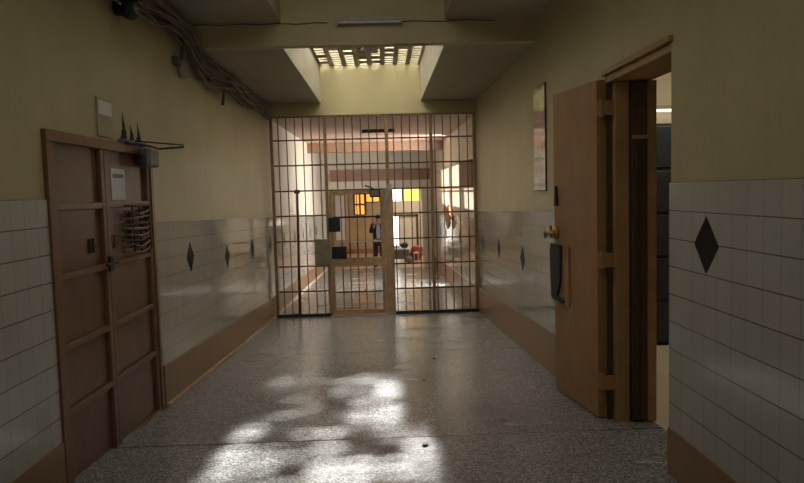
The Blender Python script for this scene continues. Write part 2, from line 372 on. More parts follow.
# ceilings, beam, light shafts
SX0, SX1 = -0.93, 0.66
ZF, ZN, ZG, YB = 2.825, 3.05, 3.40, 6.74
m = MB()
m.box(-2.09, SX0, -3, YB, ZN, ZN + 0.6); m.box(SX1, 1.83, -3, YB, ZN, ZN + 0.6)      # near ceiling beside its shaft
m.box(SX0, SX1, -3, 0.9, ZN, ZN + 0.6)
m.box(-2.09, SX0, 6.86, 10.95, ZF, 3.65); m.box(SX1, 1.83, 6.86, 10.95, ZF, 3.65)     # ceiling over the gate approach
struct(m.build('ceiling', M['ceil']))
m = boxes((-2.09, 1.83, YB, 6.86, ZF, 3.65)); struct(m.build('trim_3', M['shaft']))    # cross beam closing the near shaft
m = boxes((-2.09, 1.83, 10.95, 11.2, 2.63, 3.6)); struct(m.build('trim_4', M['shaft']))  # lintel over the gate
m = boxes((-2.09, 1.83, 11.2, 21.15, 2.63, 2.9)); struct(m.build('ceiling', M['pink']))
m = boxes((XL, XR, 16.9, 17.2, 2.40, 2.63)); struct(m.build('trim_5', M['brownbeam']))
m = boxes((SX0, SX1, 0.9, YB, 3.60, 3.66)); struct(m.build('ceiling', M['shaft']))

# ventilation grille roofing the far shaft: slots between longitudinal webs, some of them blocked
m = MB(); nx = 8; pitch = (SX1 - SX0) / nx; y0g, y1g, py = 6.86, 10.95, 0.17
web = 0.072
for i in range(nx + 1):
    c = SX0 + i * pitch; m.box(max(SX0, c - web / 2), min(SX1, c + web / 2), y0g, y1g, ZG, ZG + 0.05)
k = 0; y = y0g
blocked_cols = {3: 0.6, 4: 0.2, 0: 0.25}
while y < y1g:
    ye = min(y + 0.078, y1g)
    m.box(SX0, SX1, y, ye, ZG + 0.004, ZG + 0.046)
    for i in range(nx):
        if random.random() < blocked_cols.get(i, 0.14) and ye + 0.09 < y1g:
            m.box(SX0 + i * pitch, SX0 + (i + 1) * pitch, ye, y + py, ZG + 0.01, ZG + 0.04)
    y += py; k += 1
struct(m.build('trim_6', M['ceil']))
m = boxes((SX0 - 0.1, SX1 + 0.5, 6.95, 11.6, 3.66, 3.668)); o = struct(m.build('dapple_mask_sheet', M['glass']))  # added light mask over the grille, shaping the sun dapples on the floor

# rear end of the corridor behind the camera, end wall far away
m = boxes((-2.09, 1.83, -3.1, -3.0, -0.3, 3.6)); struct(m.build('wall_back', M['paint']))
m = MB(); m.box(-2.1, -1.53, 21.0, 21.15, -1.2, 2.63); m.box(1.30, 1.85, 21.0, 21.15, -1.2, 2.63); m.box(-1.53, 1.30, 21.0, 21.15, 1.46, 2.63)
struct(m.build('wall_end', M['farpaint']))
m = boxes((-1.56, 1.553, 20.86, 21.0, 1.74, 2.08)); struct(m.build('trim_7', M['brownbeam']))
m = MB(); m.box(1.23, 1.34, 20.95, 21.2, -0.985, 1.46); struct(m.build('trim_8', M['farpaint']))
# back room
m = MB()
m.box(-3.5, -3.35, 21.15, 27, -1.2, 2.8); m.box(4.1, 4.25, 21.15, 27, -1.2, 2.8)
m.box(-3.5, 4.25, 21.15, 21.3, 2.63, 2.8); m.box(-3.5, -2.1, 21.0, 21.15, -1.2, 2.8); m.box(1.85, 4.25, 21.0, 21.15, -1.2, 2.8)
# back wall with holes for the clerestory windows
m.box(-3.5, 4.25, 26.55, 26.7, 1.52, 2.8); m.box(0.06, 4.25, 26.55, 26.7, -1.2, 0.50); m.box(-3.5, 0.06, 26.55, 26.7, -1.2, 0.50, 1)
m.box(-3.5, -1.10, 26.55, 26.7, 0.5, 1.52, 1); m.box(-0.64, -0.08, 26.55, 26.7, 0.5, 0.99, 1); m.box(-0.08, 0.06, 26.55, 26.7, 0.5, 0.99, 1); m.box(0.06, 4.25, 26.55, 26.7, 0.5, 0.99)
m.box(-1.10, 0.06, 26.55, 26.7, 1.36, 1.52, 1); m.box(-0.08, 0.06, 26.55, 26.7, 0.99, 1.36, 1); m.box(1.52, 4.25, 26.55, 26.7, 0.99, 1.52)
struct(m.build('wall_far', [M['farpaint'], M['tanwall']]))
m = boxes((-3.5, 4.25, 21.15, 27, 2.63, 2.8)); struct(m.build('ceiling', M['farpaint']))
# windows in the back wall
def window(name, xs, zs, y, mats, frame, t=0.03):
    root = struct(empty(name, ((xs[0] + xs[-1]) / 2, y, zs[0]))); lo = root.location
    f = MB()
    for x in xs: f.box(x - t / 2, x + t / 2, y - 0.03, y + 0.03, zs[0], zs[-1])
    for z in zs: f.box(xs[0], xs[-1], y - 0.028, y + 0.028, z - t / 2, z + t / 2)
    f.build('window_frame', frame, root, off=lo)
    p = boxes((xs[0], xs[-1], y + 0.03, y + 0.04, zs[0], zs[-1])); p.build('pane', mats, root, off=lo)
window('window_2', [-1.09, -0.87, -0.65], [0.51, 0.93, 1.35], 26.58, M['winorange'], M['darkwood'], 0.07)
window('window_3', [-0.64, -0.37, -0.09], [1.0, 1.35], 26.58, M['winorange'], M['darkwood'], 0.06)
window('window_4', [0.07, 0.79], [1.0, 1.51], 26.58, M['winwhite'], M['farpaint'], 0.05)
window('window_5', [0.80, 1.15, 1.51], [1.0, 1.5], 26.58, M['winyellow'], M['farpaint'], 0.05)
# corridor windows beyond the gate (right wall)
def side_window(name, w, x, side, nmull, pm):
    a, b, z0, z1 = w; root = struct(empty(name, (x, (a + b) / 2, z0))); lo = root.location
    f = MB(); t = 0.035
    for i in range(nmull + 1):
        y = a + t / 2 + (b - a - t) * i / nmull; f.box(x - 0.03, x + 0.03, y - t / 2, y + t / 2, z0, z1)
    for z in (z0 + t / 2, (z0 + z1) / 2 - 0.04, z1 - t / 2): f.box(x - 0.028, x + 0.028, a, b, z - t / 2, z + t / 2)
    f.build('window_frame', M['farpaint'], root, off=lo)
    boxes((x + side * 0.035 - 0.004, x + side * 0.035 + 0.004, a, b, z0, z1)).build('pane', pm, root, off=lo)
    return root, lo
side_window('window_6', WINS[0], XR + 0.045, 1, 4, M['winwhite'])
side_window('window_7', WINS[1], XR + 0.045, 1, 3, M['winwhite'])
side_window('window_8', WINS[2], XR + 0.045, 1, 3, M['winwhite'])
side_window('window_9', (13.3, 13.95, 1.03, 1.47), XL - 0.12, -1, 1, M['winwhite'])
m = boxes((XR - 0.09, XR, 11.3, 17.9, 1.35, 1.385)); struct(m.build('trim_9', M['gatepale']))

# side room behind the open doorway
m = MB(); m.box(1.83, 5.2, 3.2, 3.3, -0.5, 3.1); m.box(5.1, 5.2, 3.3, 8.2, -0.5, 3.1); m.box(1.83, 5.2, 7.4, 7.5, -0.5, 3.1)
struct(m.build('wall_side_room', M['farpaint']))
m = boxes((1.83, 5.2, 3.2, 7.5, 2.95, 3.1)); struct(m.build('ceiling', M['farpaint']))

# ------------------------------------------------------------ double door in the left wall
root = tag(struct(empty('door_1', (XL, (DL0 + DL1) / 2, fl(4.5)))), 'red-brown double door of ridged metal panels in the left wall', None); lo = root.location
def P(mb, name, mt, par, lo=lo, bevel=0.0): return mb.build(name, mt, par, bevel=bevel, off=lo)
X = XL
f = MB()
f.box(X - 0.12, X + 0.025, DL0, DL0 + 0.055, fl(DL0) + 0.0, DLT - 0.06); f.box(X - 0.12, X + 0.025, DL1 - 0.055, DL1, fl(DL1), DLT - 0.06)
f.box(X - 0.12, X + 0.026, DL0 - 0.001, DL1 + 0.001, DLT - 0.06, DLT + 0.002); f.box(X - 0.12, X + 0.018, DL0, DL1, fl(5.4) - 0.1, fl(5.4) + 0.03)
P(f, 'door_frame', M['doorframe'], root, bevel=0.004)
ymid = 4.49
for (a, b) in ((DL0 + 0.055, ymid), (ymid, DL1 - 0.055)):
    lf = MB(); zb = fl(b) + 0.03
    lf.prism_x([(a + 0.004, fl(a) - 0.0), (b - 0.004, fl(b) + 0.0), (b - 0.004, DLT - 0.06), (a + 0.004, DLT - 0.06)], X - 0.06, X - 0.015)
    leaf = P(lf, 'door_leaf', M['door'], root)
    for z in (1.353, 0.958, 0.555, 0.183):
        r = boxes((X - 0.015, X + 0.012, a + 0.05, b - 0.05, z - 0.02, z + 0.02)); P(r, 'rail', M['doorframe'], leaf, bevel=0.006)
    for yy in (a + 0.028, b - 0.028):
        r = boxes((X - 0.015, X + 0.014, yy - 0.026, yy + 0.026, fl(yy) + 0.0, DLT - 0.06)); P(r, 'stile', M['doorframe'], leaf, bevel=0.005)
    # bolt / handle
    h = MB(); yy = (4.28 if a < 4 else 4.62)
    h.box(X - 0.016, X + 0.0, yy - 0.03, yy - 0.02, 1.06, 1.15); h.box(X - 0.016, X + 0.0, yy + 0.02, yy + 0.03, 1.06, 1.15)
    h.tube([(X + 0.006, yy - 0.03, 1.10), (X + 0.03, yy, 1.10), (X + 0.006, yy + 0.03, 1.10)], 0.007)
    P(h, 'door_handle', M['doorframe'] if a > 4 else M['darkwood'], leaf)
b = MB(); b.box(X + 0.014, X + 0.03, ymid - 0.03, ymid + 0.03, 0.92, 1.02); b.tube([(X + 0.036, ymid - 0.09, 0.97), (X + 0.036, ymid + 0.09, 0.97)], 0.009)
P(b, 'bolt', M['iron'], root)

# ------------------------------------------------------------ doorway on the right with its open leaf
root = tag(struct(empty('door_2', (XR, (DR0 + DR1) / 2, fl(4.2)))), 'ochre-brown heavy door standing open against the right wall', None); lo = root.location
f = MB(); t = 0.09
zb0, zb1 = fl(DR0), fl(DR1)
f.box(XR + 0.035, XR + 0.135, DR1 - 0.09, DR1 - 0.03, zb1, DRT - 0.05)       # stout post
f.box(XR + 0.245, XR + TH + 0.03, DR1 - 0.12, DR1 + 0.0, zb1, DRT - 0.05)
f.box(XR + 0.01, XR + TH, DR0 - 0.001, DR0 + 0.02, zb0 - 0.02, DRT - 0.05)    # near jamb lining
f.box(XR + 0.0, XR + TH, DR0, DR1, DRT - 0.05, DRT + 0.0)                    # head
f.prism_x([(DR0 - 0.02, DRT), (DR1 + 0.02, DRT), (DR1 + 0.02, DRT + 0.035), (DR0 - 0.02, DRT + 0.035)], XR - 0.025, XR + 0.02)
P(f, 'door_frame', M['tanframe'], root, lo, 0.006)
P(boxes((XR + 0.0, XR + TH, DR1 - 0.03, DR1 + 0.0, zb1 - 0.02, DRT - 0.05)), 'jamb_lining', M['darkwood'], root, lo)  # dark colour paints in the shadow of the gap beside the leaf
# the leaf: hinged at the far jamb, swung round nearly flat to the wall
hx, hy = 1.515, 4.66; dx, dy = 1.41 - 1.50, 5.50 - 4.62; ln = math.hypot(dx, dy); ang = math.atan2(dy, dx)
leaf = empty('door_leaf', (0, 0, 0)); leaf.parent = root
leaf.location = (1.503 - lo.x, 4.69 - lo.y, 0 - lo.z); leaf.rotation_euler = (0, 0, ang)
lz0, lz1 = -0.27, 2.12; Lw = ln
lb = MB(); lb.prism_y([(0, -0.252), (Lw, -0.298), (Lw, lz1 + 0.02), (0, lz1)], -0.055, 0.0)   # local x along the leaf, +y to the corridor
lb.build('panel', M['tandoor'], leaf, bevel=0.006)
ed = MB(); 
for a, b2 in ((0.0, 0.10),): ed.box(a, b2, 0.0, 0.012, -0.25, lz1 - 0.01)
ed.build('hinge_stile', M['tandoor'], leaf, bevel=0.003)
bk = MB(); bk.box(Lw - 0.34, Lw - 0.02, 0.0, 0.012, 0.45, 0.92); bk.build('lock_plate', M['tandoor'], leaf, bevel=0.003)
bp = MB(); bp.prism_y([(Lw - 0.02, 0.47), (Lw + 0.012, 0.49), (Lw + 0.014, 0.60), (Lw + 0.03, 0.74), (Lw + 0.035, 0.86), (Lw + 0.01, 0.93), (Lw - 0.20, 0.93), (Lw - 0.215, 0.90), (Lw - 0.19, 0.62), (Lw - 0.12, 0.51), (Lw - 0.25, 0.49), (Lw - 0.25, 0.465)], 0.012, 0.03)
bp.build('black_guard', M['iron'], leaf, bevel=0.003)
lk = MB(); z = 1.02
lk.lathe((Lw - 0.06, 0.0, z), [(0.055, 0), (0.055, 0.02), (0.035, 0.03), (0.022, 0.05), (0.022, 0.075)], 12, 'y')
lk.tube([(Lw - 0.12, 0.05, z - 0.01), (Lw - 0.06, 0.065, z), (Lw + 0.03, 0.06, z + 0.015), (Lw + 0.075, 0.05, z - 0.01), (Lw + 0.075, 0.05, z - 0.05)], [0.012, 0.02, 0.022, 0.015, 0.01], 10)
lk.tube([(Lw - 0.06, 0.05, z - 0.04), (Lw - 0.06, 0.05, z + 0.06)], 0.013, 8)
lk.build('lock', M['brass'], leaf)
sk = MB(); sk.prism_y([(Lw - 0.11, 1.24), (Lw - 0.045, 1.24), (Lw - 0.055, 1.30), (Lw - 0.07, 1.40), (Lw - 0.08, 1.40), (Lw - 0.10, 1.30)], 0.0, 0.02)
sk.build('latch_hook', M['iron'], leaf)
for z in (1.92, 0.88, 0.02):
    h = MB(); h.tube([(1.515, 4.655, z - 0.06), (1.515, 4.655, z + 0.06)], 0.017, 10)
    h.box(1.495, 1.505, 4.66, 4.72, z - 0.05, z + 0.05); h.box(1.515, 1.60, 4.618, 4.628, z - 0.05, z + 0.05)
    P(h, 'hinge', M['tandoor'], root, lo)

# dark inner gate folded back inside the doorway
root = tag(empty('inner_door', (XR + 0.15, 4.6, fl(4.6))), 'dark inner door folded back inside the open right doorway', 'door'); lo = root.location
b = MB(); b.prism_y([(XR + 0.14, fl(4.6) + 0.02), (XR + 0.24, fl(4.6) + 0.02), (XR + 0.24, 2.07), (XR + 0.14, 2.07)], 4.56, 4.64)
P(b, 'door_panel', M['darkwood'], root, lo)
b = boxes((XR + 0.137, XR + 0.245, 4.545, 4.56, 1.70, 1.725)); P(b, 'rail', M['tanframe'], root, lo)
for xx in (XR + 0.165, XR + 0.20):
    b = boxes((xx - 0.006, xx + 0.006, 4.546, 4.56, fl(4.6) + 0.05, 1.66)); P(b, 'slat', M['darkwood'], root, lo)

# ============================================================ BARRED GATE
root = tag(empty('barred_gate', (0, YG, fl(YG))), 'tall ochre steel bar gate with a door closing the whole corridor', 'gate'); lo = root.location
GX0, GX1, GT = -1.76, 1.53, 2.60
def gz(x): return fl(YG) + 0.012
zB = fl(YG)
XP1, XP2, XP3 = -0.885, 0.02, 0.81
DX1, DTOP = 0.022, 1.43
hb = [2.25, 1.85, 1.44, 1.04, 0.63, 0.22, -0.19]
for (x, w, z1) in ((GX0 + 0.02, 0.05, GT), (GX1 - 0.02, 0.055, GT), (XP1, 0.05, GT), (XP3, 0.05, GT)):
    P(boxes((x - w / 2, x + w / 2, YG - 0.03, YG + 0.03, zB, z1)), 'post', M['gate'], root, lo, 0.004)
P(boxes((XP2 + 0.005, XP2 + 0.155, YG - 0.035, YG + 0.035, zB, DTOP + 0.02)), 'door_post', M['gatepale'], root, lo, 0.005)
P(boxes((XP2 + 0.05, XP2 + 0.105, YG - 0.03, YG + 0.03, DTOP + 0.02, GT)), 'post', M['gate'], root, lo, 0.004)
P(boxes((GX0, GX1, YG - 0.03, YG + 0.03, GT, GT + 0.04)), 'top_rail', M['gate'], root, lo, 0.004)
P(boxes((GX0, XP1 + 0.02, YG - 0.03, YG + 0.03, zB, zB + 0.05)), 'bottom_rail', M['iron'], root, lo)
P(boxes((XP2 + 0.1, GX1, YG - 0.03, YG + 0.03, zB, zB + 0.05)), 'bottom_rail', M['iron'], root, lo)
for z in hb:
    spans = [(GX0, XP1), (XP2 + 0.1, GX1)] if z < DTOP - 0.02 else [(GX0, GX1)]
    for a, b in spans:
        P(boxes((a, b, YG + 0.012, YG + 0.022, z - 0.012, z + 0.012)), 'cross_bar', M['bar'], root, lo)
x = GX0 + 0.13
sp = 0.1315
rb = random.Random(3)
def vbar(x, z0, z1, par, r=0.0085):
    j = rb.uniform(-0.004, 0.004); mb = MB(); mb.tube([(x, YG, z0), (x + j, YG, (z0 + z1) / 2), (x, YG, z1)], r, 8)
    return P(mb, 'bar', M['bar'], par, lo)
while x < GX1 - 0.06:
    if not any(abs(x - p) < 0.05 for p in (XP1, XP3, XP2 + 0.08)):
        inside = XP1 < x < XP2 + 0.1
        vbar(x, DTOP + 0.03 if inside else zB + 0.05, GT + rb.choice([0.0, 0.05, 0.06, 0.08]), root)
    x += sp
# spike cluster above the middle post
s = MB(); s.tube([(XP2 + 0.08, YG, GT + 0.03), (XP2 + 0.07, YG, GT + 0.17)], [0.012, 0.006]); s.tube([(XP2 + 0.02, YG, GT + 0.03), (XP2 + 0.055, YG, GT + 0.12)], [0.01, 0.005]); s.tube([(XP2 + 0.15, YG, GT + 0.03), (XP2 + 0.10, YG, GT + 0.13)], [0.01, 0.005])
P(s, 'spikes', M['bar'], root, lo)
# door in the gate
gd = P(boxes((XP1 + 0.03, XP1 + 0.09, YG - 0.03, YG + 0.03, zB + 0.03, DTOP), (DX1 - 0.055, DX1, YG - 0.03, YG + 0.03, zB + 0.03, DTOP),
             (XP1 + 0.03, DX1, YG - 0.028, YG + 0.028, DTOP - 0.05, DTOP), (XP1 + 0.03, DX1, YG - 0.028, YG + 0.028, zB + 0.03, zB + 0.10),
             (XP1 + 0.03, DX1, YG - 0.029, YG + 0.029, 0.20, 0.345)), 'gate_door', M['gatepale'], root, lo, 0.004)
a, b = XP1 + 0.09, DX1 - 0.055
n = 5
for i in range(1, n + 1):
    xx = a + (b - a) * i / (n + 1)
    vbar(xx, zB + 0.10, 0.20, gd, 0.0085)
    vbar(xx, 0.345, 0.60, gd, 0.013)
    if i % 2 == 0: vbar(xx, 0.60, DTOP - 0.05, gd, 0.006)
    else: vbar(xx, 0.60, DTOP - 0.05, gd, 0.007)
P(boxes((a, b, YG - 0.008, YG + 0.008, 0.985, 1.015)), 'cross_bar', M['iron'], gd, lo)
P(boxes((a, b, YG - 0.008, YG + 0.008, 0.59, 0.615)), 'cross_bar', M['farpaint'], gd, lo)
P(boxes((a, b, YG - 0.008, YG + 0.008, -0.23, -0.205)), 'cross_bar', M['bar'], gd, lo)
P(boxes((XP1 + 0.01, XP1 + 0.20, YG - 0.045, YG - 0.03, 0.77, 1.0)), 'lock_plate', M['iron'], gd, lo, 0.004)
P(boxes((XP1 + 0.05, XP1 + 0.29, YG - 0.05, YG - 0.03, 0.33, 0.53)), 'lock_box', M['iron'], gd, lo, 0.004)
P(boxes((-1.09, XP1 + 0.03, YG - 0.045, YG - 0.022, 0.23, 0.66)), 'strike_plate', M['olive'], root, lo, 0.004)
# pale threshold under the door
struct(boxes((XP1, XP2, YG - 0.06, YG + 0.06, fl(YG) - 0.02, fl(YG) + 0.012)).build('trim_10', M['strip']))

# small dark lamp hooked on the gate, pale plastic strip hanging from the post
root = tag(empty('lantern', (-0.12, YG - 0.09, 1.30)), 'small dark lantern hooked on the gate above its door', 'lantern'); lo = root.location
P(boxes((-0.20, -0.03, YG - 0.15, YG - 0.04, 1.31, 1.44)), 'housing', M['iron'], root, lo, 0.02)
mb = MB(); mb.tube([(-0.27, YG - 0.045, 1.50), (-0.18, YG - 0.07, 1.47), (-0.12, YG - 0.08, 1.43)], 0.012); P(mb, 'hook', M['iron'], root, lo)
P(boxes((-0.185, -0.045, YG - 0.158, YG - 0.15, 1.33, 1.42)), 'glass', M['greybox'], root, lo)
mb = MB(); pts = []
for k in range(9):
    t = k / 8; pts.append((0.12 - 0.14 * t ** 1.5, YG - 0.06 - 0.02 * math.sin(t * 3), 1.52 - 0.46 * t))
for k in range(8):
    p, q = pts[k], pts[k + 1]; w0 = 0.045 - 0.035 * k / 8; w1 = 0.045 - 0.035 * (k + 1) / 8
    mb.add([(p[0] - w0, p[1], p[2]), (p[0] + w0, p[1], p[2]), (q[0] + w1, q[1], q[2]), (q[0] - w1, q[1], q[2]),
            (p[0] - w0, p[1] + .006, p[2]), (p[0] + w0, p[1] + .006, p[2]), (q[0] + w1, q[1] + .006, q[2]), (q[0] - w1, q[1] + .006, q[2])],
           [[0, 1, 2, 3], [7, 6, 5, 4], [0, 3, 7, 4], [1, 5, 6, 2], [0, 4, 5, 1], [3, 2, 6, 7]])
tag(mb.build('cloth_strip', M['lampbody'], off=None), 'pale cloth strip hanging down the gate post', 'cloth')

# ============================================================ LEFT WALL THINGS
def wiggle(y0, y1, x, z, seed, amp=0.02, n=46, sag=0.05):
    r = random.Random(seed); pts = []; ph = [r.uniform(0, 6.28) for _ in range(4)]
    for k in range(n):
        t = k / (n - 1); y = y0 + (y1 - y0) * t
        w = math.sin(y * 3.1 + ph[0]) * 0.5 + math.sin(y * 5.3 + ph[1]) * 0.3 + math.sin(y * 9.7 + ph[2]) * 0.2
        v = math.sin(y * 2.6 + ph[3]) * 0.5 + math.sin(y * 7.1 + ph[1]) * 0.3 + math.sin(y * 11 + ph[0]) * 0.2
        s = abs(math.sin((y + ph[2] * 0.1) * math.pi / 2.1))
        pts.append((x + amp * (w + 1), y, z + amp * v * 1.4 - sag * s))
    return pts
lab = 'one of the dusty cables bundled along the left wall under the ceiling'
for k in range(11):
    lvl = k // 3; 
    zc = 2.74 - 0.045 * lvl - 0.008 * (k % 3); xc = XL + 0.03 + 0.032 * (k % 3)
    mb = MB(); pts = wiggle(3.2, 10.9, xc, zc, 50 + k, 0.02, 60, 0.035 + 0.015 * lvl)
    pts = [(p[0], p[1], p[2] + 0.045 + (0.17 if p[1] < 6.4 else 0.17 * max(0, 1 - (p[1] - 6.4) / 0.4))) for p in pts]
    mb.tube(pts, 0.014 - 0.003 * (k % 3), 6)
    tag(mb.build('cable', M['cable'] if k % 3 else M['cable2']), lab, 'cable', 'bundled wall cables')
mb = MB(); mb.tube([(XL + 0.03, 6.55, 2.84), (XL + 0.06, 6.8, 2.62), (XL + 0.05, 7.15, 2.50), (XL + 0.04, 7.6, 2.52), (XL + 0.03, 8.1, 2.60), (XL + 0.03, 8.6, 2.64)], 0.014, 6)
tag(mb.build('hanging_cable', M['cable']), 'loose cable sagging lowest below the bundle, beyond the wall lamp', 'cable')
for (y, zt, zb, l) in ((6.30, 2.84, 2.64, 'short dark cable end hanging from the bundle right above the wall lamp'), (7.85, 2.62, 2.42, 'short dark cable end hanging from the bundle beyond the wall lamp')):
    mb = MB(); mb.tube([(XL + 0.05, y, zt), (XL + 0.05, y, (zt + zb) / 2), (XL + 0.035, y + 0.01, zb)], [0.012, 0.014, 0.018], 6)
    tag(mb.build('cable_end', M['cable2']), l, 'cable end')
# wall lamp
root = tag(empty('wall_lamp', (XL + 0.02, 6.32, 2.56)), 'small dusty round lamp on the left wall under the cables', 'lamp'); lo = root.location
mb = MB(); mb.box(XL, XL + 0.05, 6.13, 6.24, 2.56, 2.63); P(mb, 'bracket', M['cable2'], root, lo, 0.006)
mb = MB(); mb.lathe((XL + 0.0, 6.36, 2.55), [(0.07, 0.0), (0.085, 0.02), (0.075, 0.05), (0.045, 0.07), (0.0, 0.075)], 18, 'x'); P(mb, 'lamp_shade', M['lampbody'], root, lo)
# dark siren / camera near the top left
root = tag(empty('bulkhead_lamp', (XL, 4.85, 2.72)), 'black round bulkhead lamp high on the left wall, top edge of view', 'lamp'); lo = root.location
mb = MB(); mb.lathe((XL, 4.87, 2.71), [(0.05, 0.0), (0.055, 0.05), (0.075, 0.07), (0.085, 0.11), (0.06, 0.15), (0.0, 0.16)], 18, 'x'); P(mb, 'housing', M['iron'], root, lo)
mb = MB(); mb.lathe((XL + 0.11, 4.85, 2.70), [(0.045, 0.0), (0.04, 0.045), (0.0, 0.055)], 14, 'x'); P(mb, 'lens', M['greybox'], root, lo)
mb = MB(); mb.tube([(XL + 0.03, 4.82, 2.74), (XL + 0.03, 4.70, 2.78), (XL + 0.03, 4.6, 2.90)], 0.013); P(mb, 'bracket', M['iron'], root, lo)
# framed notice on the wall
root = tag(empty('wall_notice', (XL, 4.56, 1.80)), 'faded paper notice on the left wall above the double door', 'notice'); lo = root.location
P(boxes((XL, XL + 0.012, 4.44, 4.69, 1.80, 2.05)), 'backing', M['wallpaper_'], root, lo)
P(boxes((XL + 0.012, XL + 0.014, 4.46, 4.67, 1.94, 2.03)), 'printed_sheet', M['paper'], root, lo)
P(boxes((XL + 0.012, XL + 0.014, 4.48, 4.65, 1.83, 1.92)), 'printed_sheet', M['wallpaper_'], root, lo)
# paper taped on the door
root = tag(empty('paper_notice', (XL, 4.79, 1.36)), 'white paper sheet taped on the right leaf of the double door', 'notice'); lo = root.location
P(boxes((XL - 0.014, XL - 0.011, 4.655, 4.905, 1.385, 1.60)), 'sheet', M['paper'], root, lo)
P(boxes((XL - 0.011, XL - 0.0105, 4.685, 4.875, 1.535, 1.565)), 'printed_line', M['print_'], root, lo)
# wire rack of curved rods on the right leaf
root = tag(empty('wire_rack', (XL, 5.08, 1.03)), 'rusty rack of curved iron rods on the right leaf of the double door', 'rack'); lo = root.location
rk = random.Random(5)
for k in range(9):
    z = 1.335 - 0.039 * k; mb = MB(); q = lambda a=0.012: rk.uniform(-a, a)
    mb.tube([(XL + 0.0, 4.79 + q(0.03), z + q()), (XL + 0.04, 4.84, z + q()), (XL + 0.06, 4.97, z - 0.01 + q()), (XL + 0.055, 5.12, z + q()), (XL + 0.035, 5.22, z + 0.01), (XL + 0.0, 5.25 + q(0.02), z + 0.012 + q())], rk.uniform(0.007, 0.010), 8)
    P(mb, 'rod', M['doorframe'] if k % 3 else M['darkwood'], root, lo)
for y in (4.86, 5.0, 5.2):
    mb = MB(); mb.tube([(XL + 0.048, y, 1.01), (XL + 0.044, y, 1.345)], 0.006); P(mb, 'upright', M['iron'], root, lo)
P(boxes((XL - 0.010, XL + 0.004, 4.93, 5.20, 1.04, 1.31)), 'back_plate', M['darkwood'], root, lo)
# junction box with rod, soot
root = tag(empty('junction_box', (XL, 5.27, 1.56)), 'grey metal box at the upper right corner of the double door', 'box'); lo = root.location
P(boxes((XL + 0.026, XL + 0.09, 5.12, 5.36, 1.625, 1.76)), 'housing', M['greybox'], root, lo, 0.012)
P(boxes((XL + 0.09, XL + 0.097, 5.14, 5.34, 1.64, 1.745)), 'cover', M['greybox'], root, lo, 0.003)
P(boxes((XL + 0.026, XL + 0.07, 5.05, 5.12, 1.63, 1.71)), 'cable_gland', M['iron'], root, lo, 0.006)
root = tag(empty('door_closer', (XL, 5.1, 1.80)), 'iron closer arm sticking out into the corridor above the grey box', 'door closer'); lo = root.location
mb = MB(); mb.tube([(XL + 0.05, 4.80, 1.785), (XL + 0.10, 5.15, 1.775), (XL + 0.11, 5.30, 1.765)], 0.009); mb.tube([(XL + 0.11, 5.30, 1.765), (XL + 0.26, 5.44, 1.785)], 0.008); mb.tube([(XL + 0.06, 4.95, 1.80), (XL + 0.26, 5.44, 1.80)], 0.006)
P(mb, 'arm', M['iron'], root, lo)
P(boxes((XL + 0.0, XL + 0.045, 4.78, 5.22, DLT + 0.003, DLT + 0.03)), 'rail', M['greybox'], root, lo, 0.004)
for i, (y, h, w, l) in enumerate(((4.90, 0.19, 0.075, 'tallest pointed black soot mark over the double door, leftmost of three'), (5.05, 0.12, 0.06, 'shortest pointed black soot mark over the double door, middle of three'), (5.19, 0.15, 0.06, 'pointed black soot mark right above the grey box on the double door'))):
    mb = MB(); z = DLT + 0.032; rs = random.Random(i + 9); n = 10; pl = []; pr_ = []
    for k in range(n + 1):
        t = k / n; ww = w * (1 - t) ** 1.4 * rs.uniform(0.75, 1.15) + 0.002
        pl.append((y - ww + 0.01 * math.sin(t * 5), z + h * t)); pr_.append((y + ww * 0.8 + 0.01 * math.sin(t * 5), z + h * t))
    mb.prism_x(pr_ + pl[::-1], XL + 0.0005, XL + 0.002)
    tag(mb.build('soot_mark', M['soot']), l, 'soot mark', 'soot marks over the double door')

# ============================================================ RIGHT WALL: mirror
root = tag(empty('wall_mirror', (XR, 6.6, 1.35)), 'tall narrow unframed mirror on the right wall beyond the open door', 'mirror'); lo = root.location
P(boxes((XR - 0.012, XR, 6.37, 6.84, 1.36, 2.37)), 'backing', M['iron'], root, lo)
P(boxes((XR - 0.016, XR - 0.012, 6.375, 6.835, 1.365, 2.365)), 'glass', M['mirror'], root, lo)

# ============================================================ LIGHT FIXTURES
def tube_light(name, c, length, label, tmat, axis='x', body=M['lampbody']):
    root = tag(empty(name, c), label, 'light'); x, y, z = c; h = length / 2
    P(boxes((x - h, x + h, y - 0.03, y + 0.03, z, z + 0.04)), 'housing', body, root, c, 0.004)
    for s in (-1, 1): P(boxes((x + s * h - 0.012, x + s * h + 0.012, y - 0.045, y + 0.02, z - 0.035, z + 0.045)), 'end_cap', body, root, c, 0.003)
    mb = MB(); mb.tube([(x - h, y - 0.02, z - 0.014), (x + h, y - 0.02, z - 0.014)], 0.0135, 12); P(mb, 'tube', tmat, root, c)
    return root
tube_light('fluorescent_light', (-0.075, YB - 0.031, 3.04), 0.60, 'unlit fluorescent light on the cross beam under the skylight shaft', M['tube'])
mb = MB(); pts = [(SX0 - 0.85 + 0.1 * k, YB - 0.006, 3.035 + 0.006 * math.sin(k * 1.7)) for k in range(14)]; mb.tube(pts, 0.005, 6)
tag(mb.build('wire', M['cable2']), 'thin wire running left of the fluorescent light along the beam', 'wire')
mb = MB(); pts = [(0.25 + 0.1 * k, YB - 0.006, 3.035 + 0.006 * math.sin(k * 1.3)) for k in range(10)]; mb.tube(pts, 0.005, 6)
tag(mb.build('wire', M['cable2']), 'thin wire running right of the fluorescent light along the beam', 'wire')
tube_light('fluorescent_light', (-0.04, 13.6, 2.59), 0.62, 'dark fluorescent light on the ceiling just beyond the gate', M['bar'], body=M['iron'])
